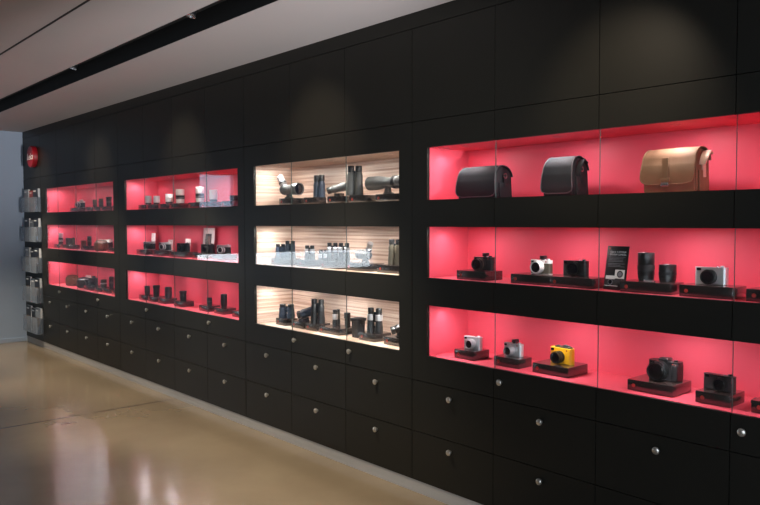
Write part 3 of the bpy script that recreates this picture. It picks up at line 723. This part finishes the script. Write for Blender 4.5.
for i, (x0, w) in enumerate(((-9.41, .16), (-9.2, .34), (-8.46, .16), (-7.72, .3))):
    riser(x0, w, .12, 1, '%s riser box from the left in the farthest middle niche' % nth[i], .08)
lens((-9.335, .14, z2+RH), 'tall silver-ringed lens at left of the farthest middle niche', .026, .135, METAL, BMETAL, flare=1.15)
lens((-9.13, .15, z2+RH), 'small olive lens beside the silver-ringed one', .021, .078, OLIVE, BMETAL)
camera((-8.975, .15, z2+RH), .2, 'small olive camera on the second riser of the farthest middle niche', .1, .078, .036, .024, .03, body=OLIVE, top=OLIVE)
lens((-8.6, .15, z2), 'brown leather-wrapped lens on the red shelf, farthest middle niche', .03, .105, BROWN, BROWN)
lens((-8.39, .14, z2+RH), 'slim dark upright lens in the farthest middle niche', .023, .108, BMETAL, OLIVE)
def pouch(loc, label, r, l, m, rz=0, h=1.):
    """round leather ever-ready case: rounded shell, front nose, lid strap"""
    t = thing('camera_case', label, 'case', loc, rz)
    MB().box(-l/2, l/2, -.032, .032, 0, r*2*h, bev=.026, seg=5).build('shell', m, t)
    MB().lathe([(r*.78, 0), (r*.8, .02), (r*.72, .04), (r*.4, .047), (.001, .048)], 28, M=T(0, -.028, r*h) @ FRONT).build('nose', m, t)
    MB().tube([(-l*.46, 0, r*1.4), (-l*.36, .006, r*2.05), (0, .01, r*2.22), (l*.36, .006, r*2.05), (l*.46, 0, r*1.4)], .0035, 8, flat=2.5).build('strap', m, t)
    return t
pouch((-8.07, .15, z2), 'brown leather camera case on the shelf, farthest middle niche', .052, .15, BROWN, .9)
camera((-8.19, .28, z2), 0, 'silver-topped camera behind the brown case, farthest middle niche', .13, .118, .05, .025, .03, 0, body=BLEATH, top=WHITEL, hump=False)
lens((-7.6, .15, z2+RH), 'squat olive lens at the right end of the farthest middle niche', .03, .045, OLIVE, BMETAL)

pouch((-8.99, .15, z3), 'large brown round camera case, left of the farthest bottom niche', .056, .15, BROWN, .95)
pouch((-8.62, .15, z3), 'dark brown round camera case beside the larger brown one', .052, .15, BLEATH, .95)
for i, (x0, w) in enumerate(((-8.42, .22), (-8.1, .17), (-7.88, .17), (-7.62, .2))):
    riser(x0, w, .12, 2, '%s riser box from the left in the farthest bottom niche' % nth[i], .08)
card((-8.86, .28, z3), .16, .125, 'white card behind the brown camera cases')
camera((-8.30, .14, z3+RH), .3, 'black camera between leather cases and the lenses, farthest bottom niche', .12, .082, .04, .027, .04, vf=BMETAL)
lens((-8.02, .15, z3+RH), 'squat olive lens, left of two in the farthest bottom niche', .034, .08, OLIVE, METAL, flare=.9)
lens((-7.80, .15, z3+RH), 'tall dark lens, right of two in the farthest bottom niche', .024, .125, BMETAL, OLIVE)

# ------------------------------------------------------------------ world, camera, view
w = bpy.data.worlds.new('World'); S.world = w; w.use_nodes = True
bg = w.node_tree.nodes['Background']; bg.inputs[0].default_value = (.80, .90, 1, 1); bg.inputs[1].default_value = 6.0

yaw, pitch, roll, D = 7.24639455e-01, -4.12610374e-02, -1.81663954e-03, 2.92207151
F = Vector((-math.cos(yaw)*math.cos(pitch), math.sin(yaw)*math.cos(pitch), math.sin(pitch)))
R = F.cross(Vector((0, 0, 1))).normalized(); U = R.cross(F)
R2 = R*math.cos(roll)+U*math.sin(roll); U2 = -R*math.sin(roll)+U*math.cos(roll)
M = Matrix((R2, U2, -F)).transposed().to_4x4(); M.translation = (0, -D, 1.55)
cd = bpy.data.cameras.new('camera_view'); cd.sensor_width = 36; cd.lens = 739/760*36; cd.clip_start = .05
co = bpy.data.objects.new('camera_view', cd); COL.objects.link(co); co.matrix_world = M; S.camera = co
cd.dof.use_dof = False
vs = S.view_settings; vs.view_transform = 'Standard'; vs.look = 'None'; vs.gamma = 1; vs.use_curve_mapping = False; vs.exposure = 0
S.cycles.use_denoising = True
S.cycles.max_bounces = 10; S.cycles.transparent_max_bounces = 24; S.cycles.caustics_reflective = False
S.cycles.sample_clamp_indirect = 4
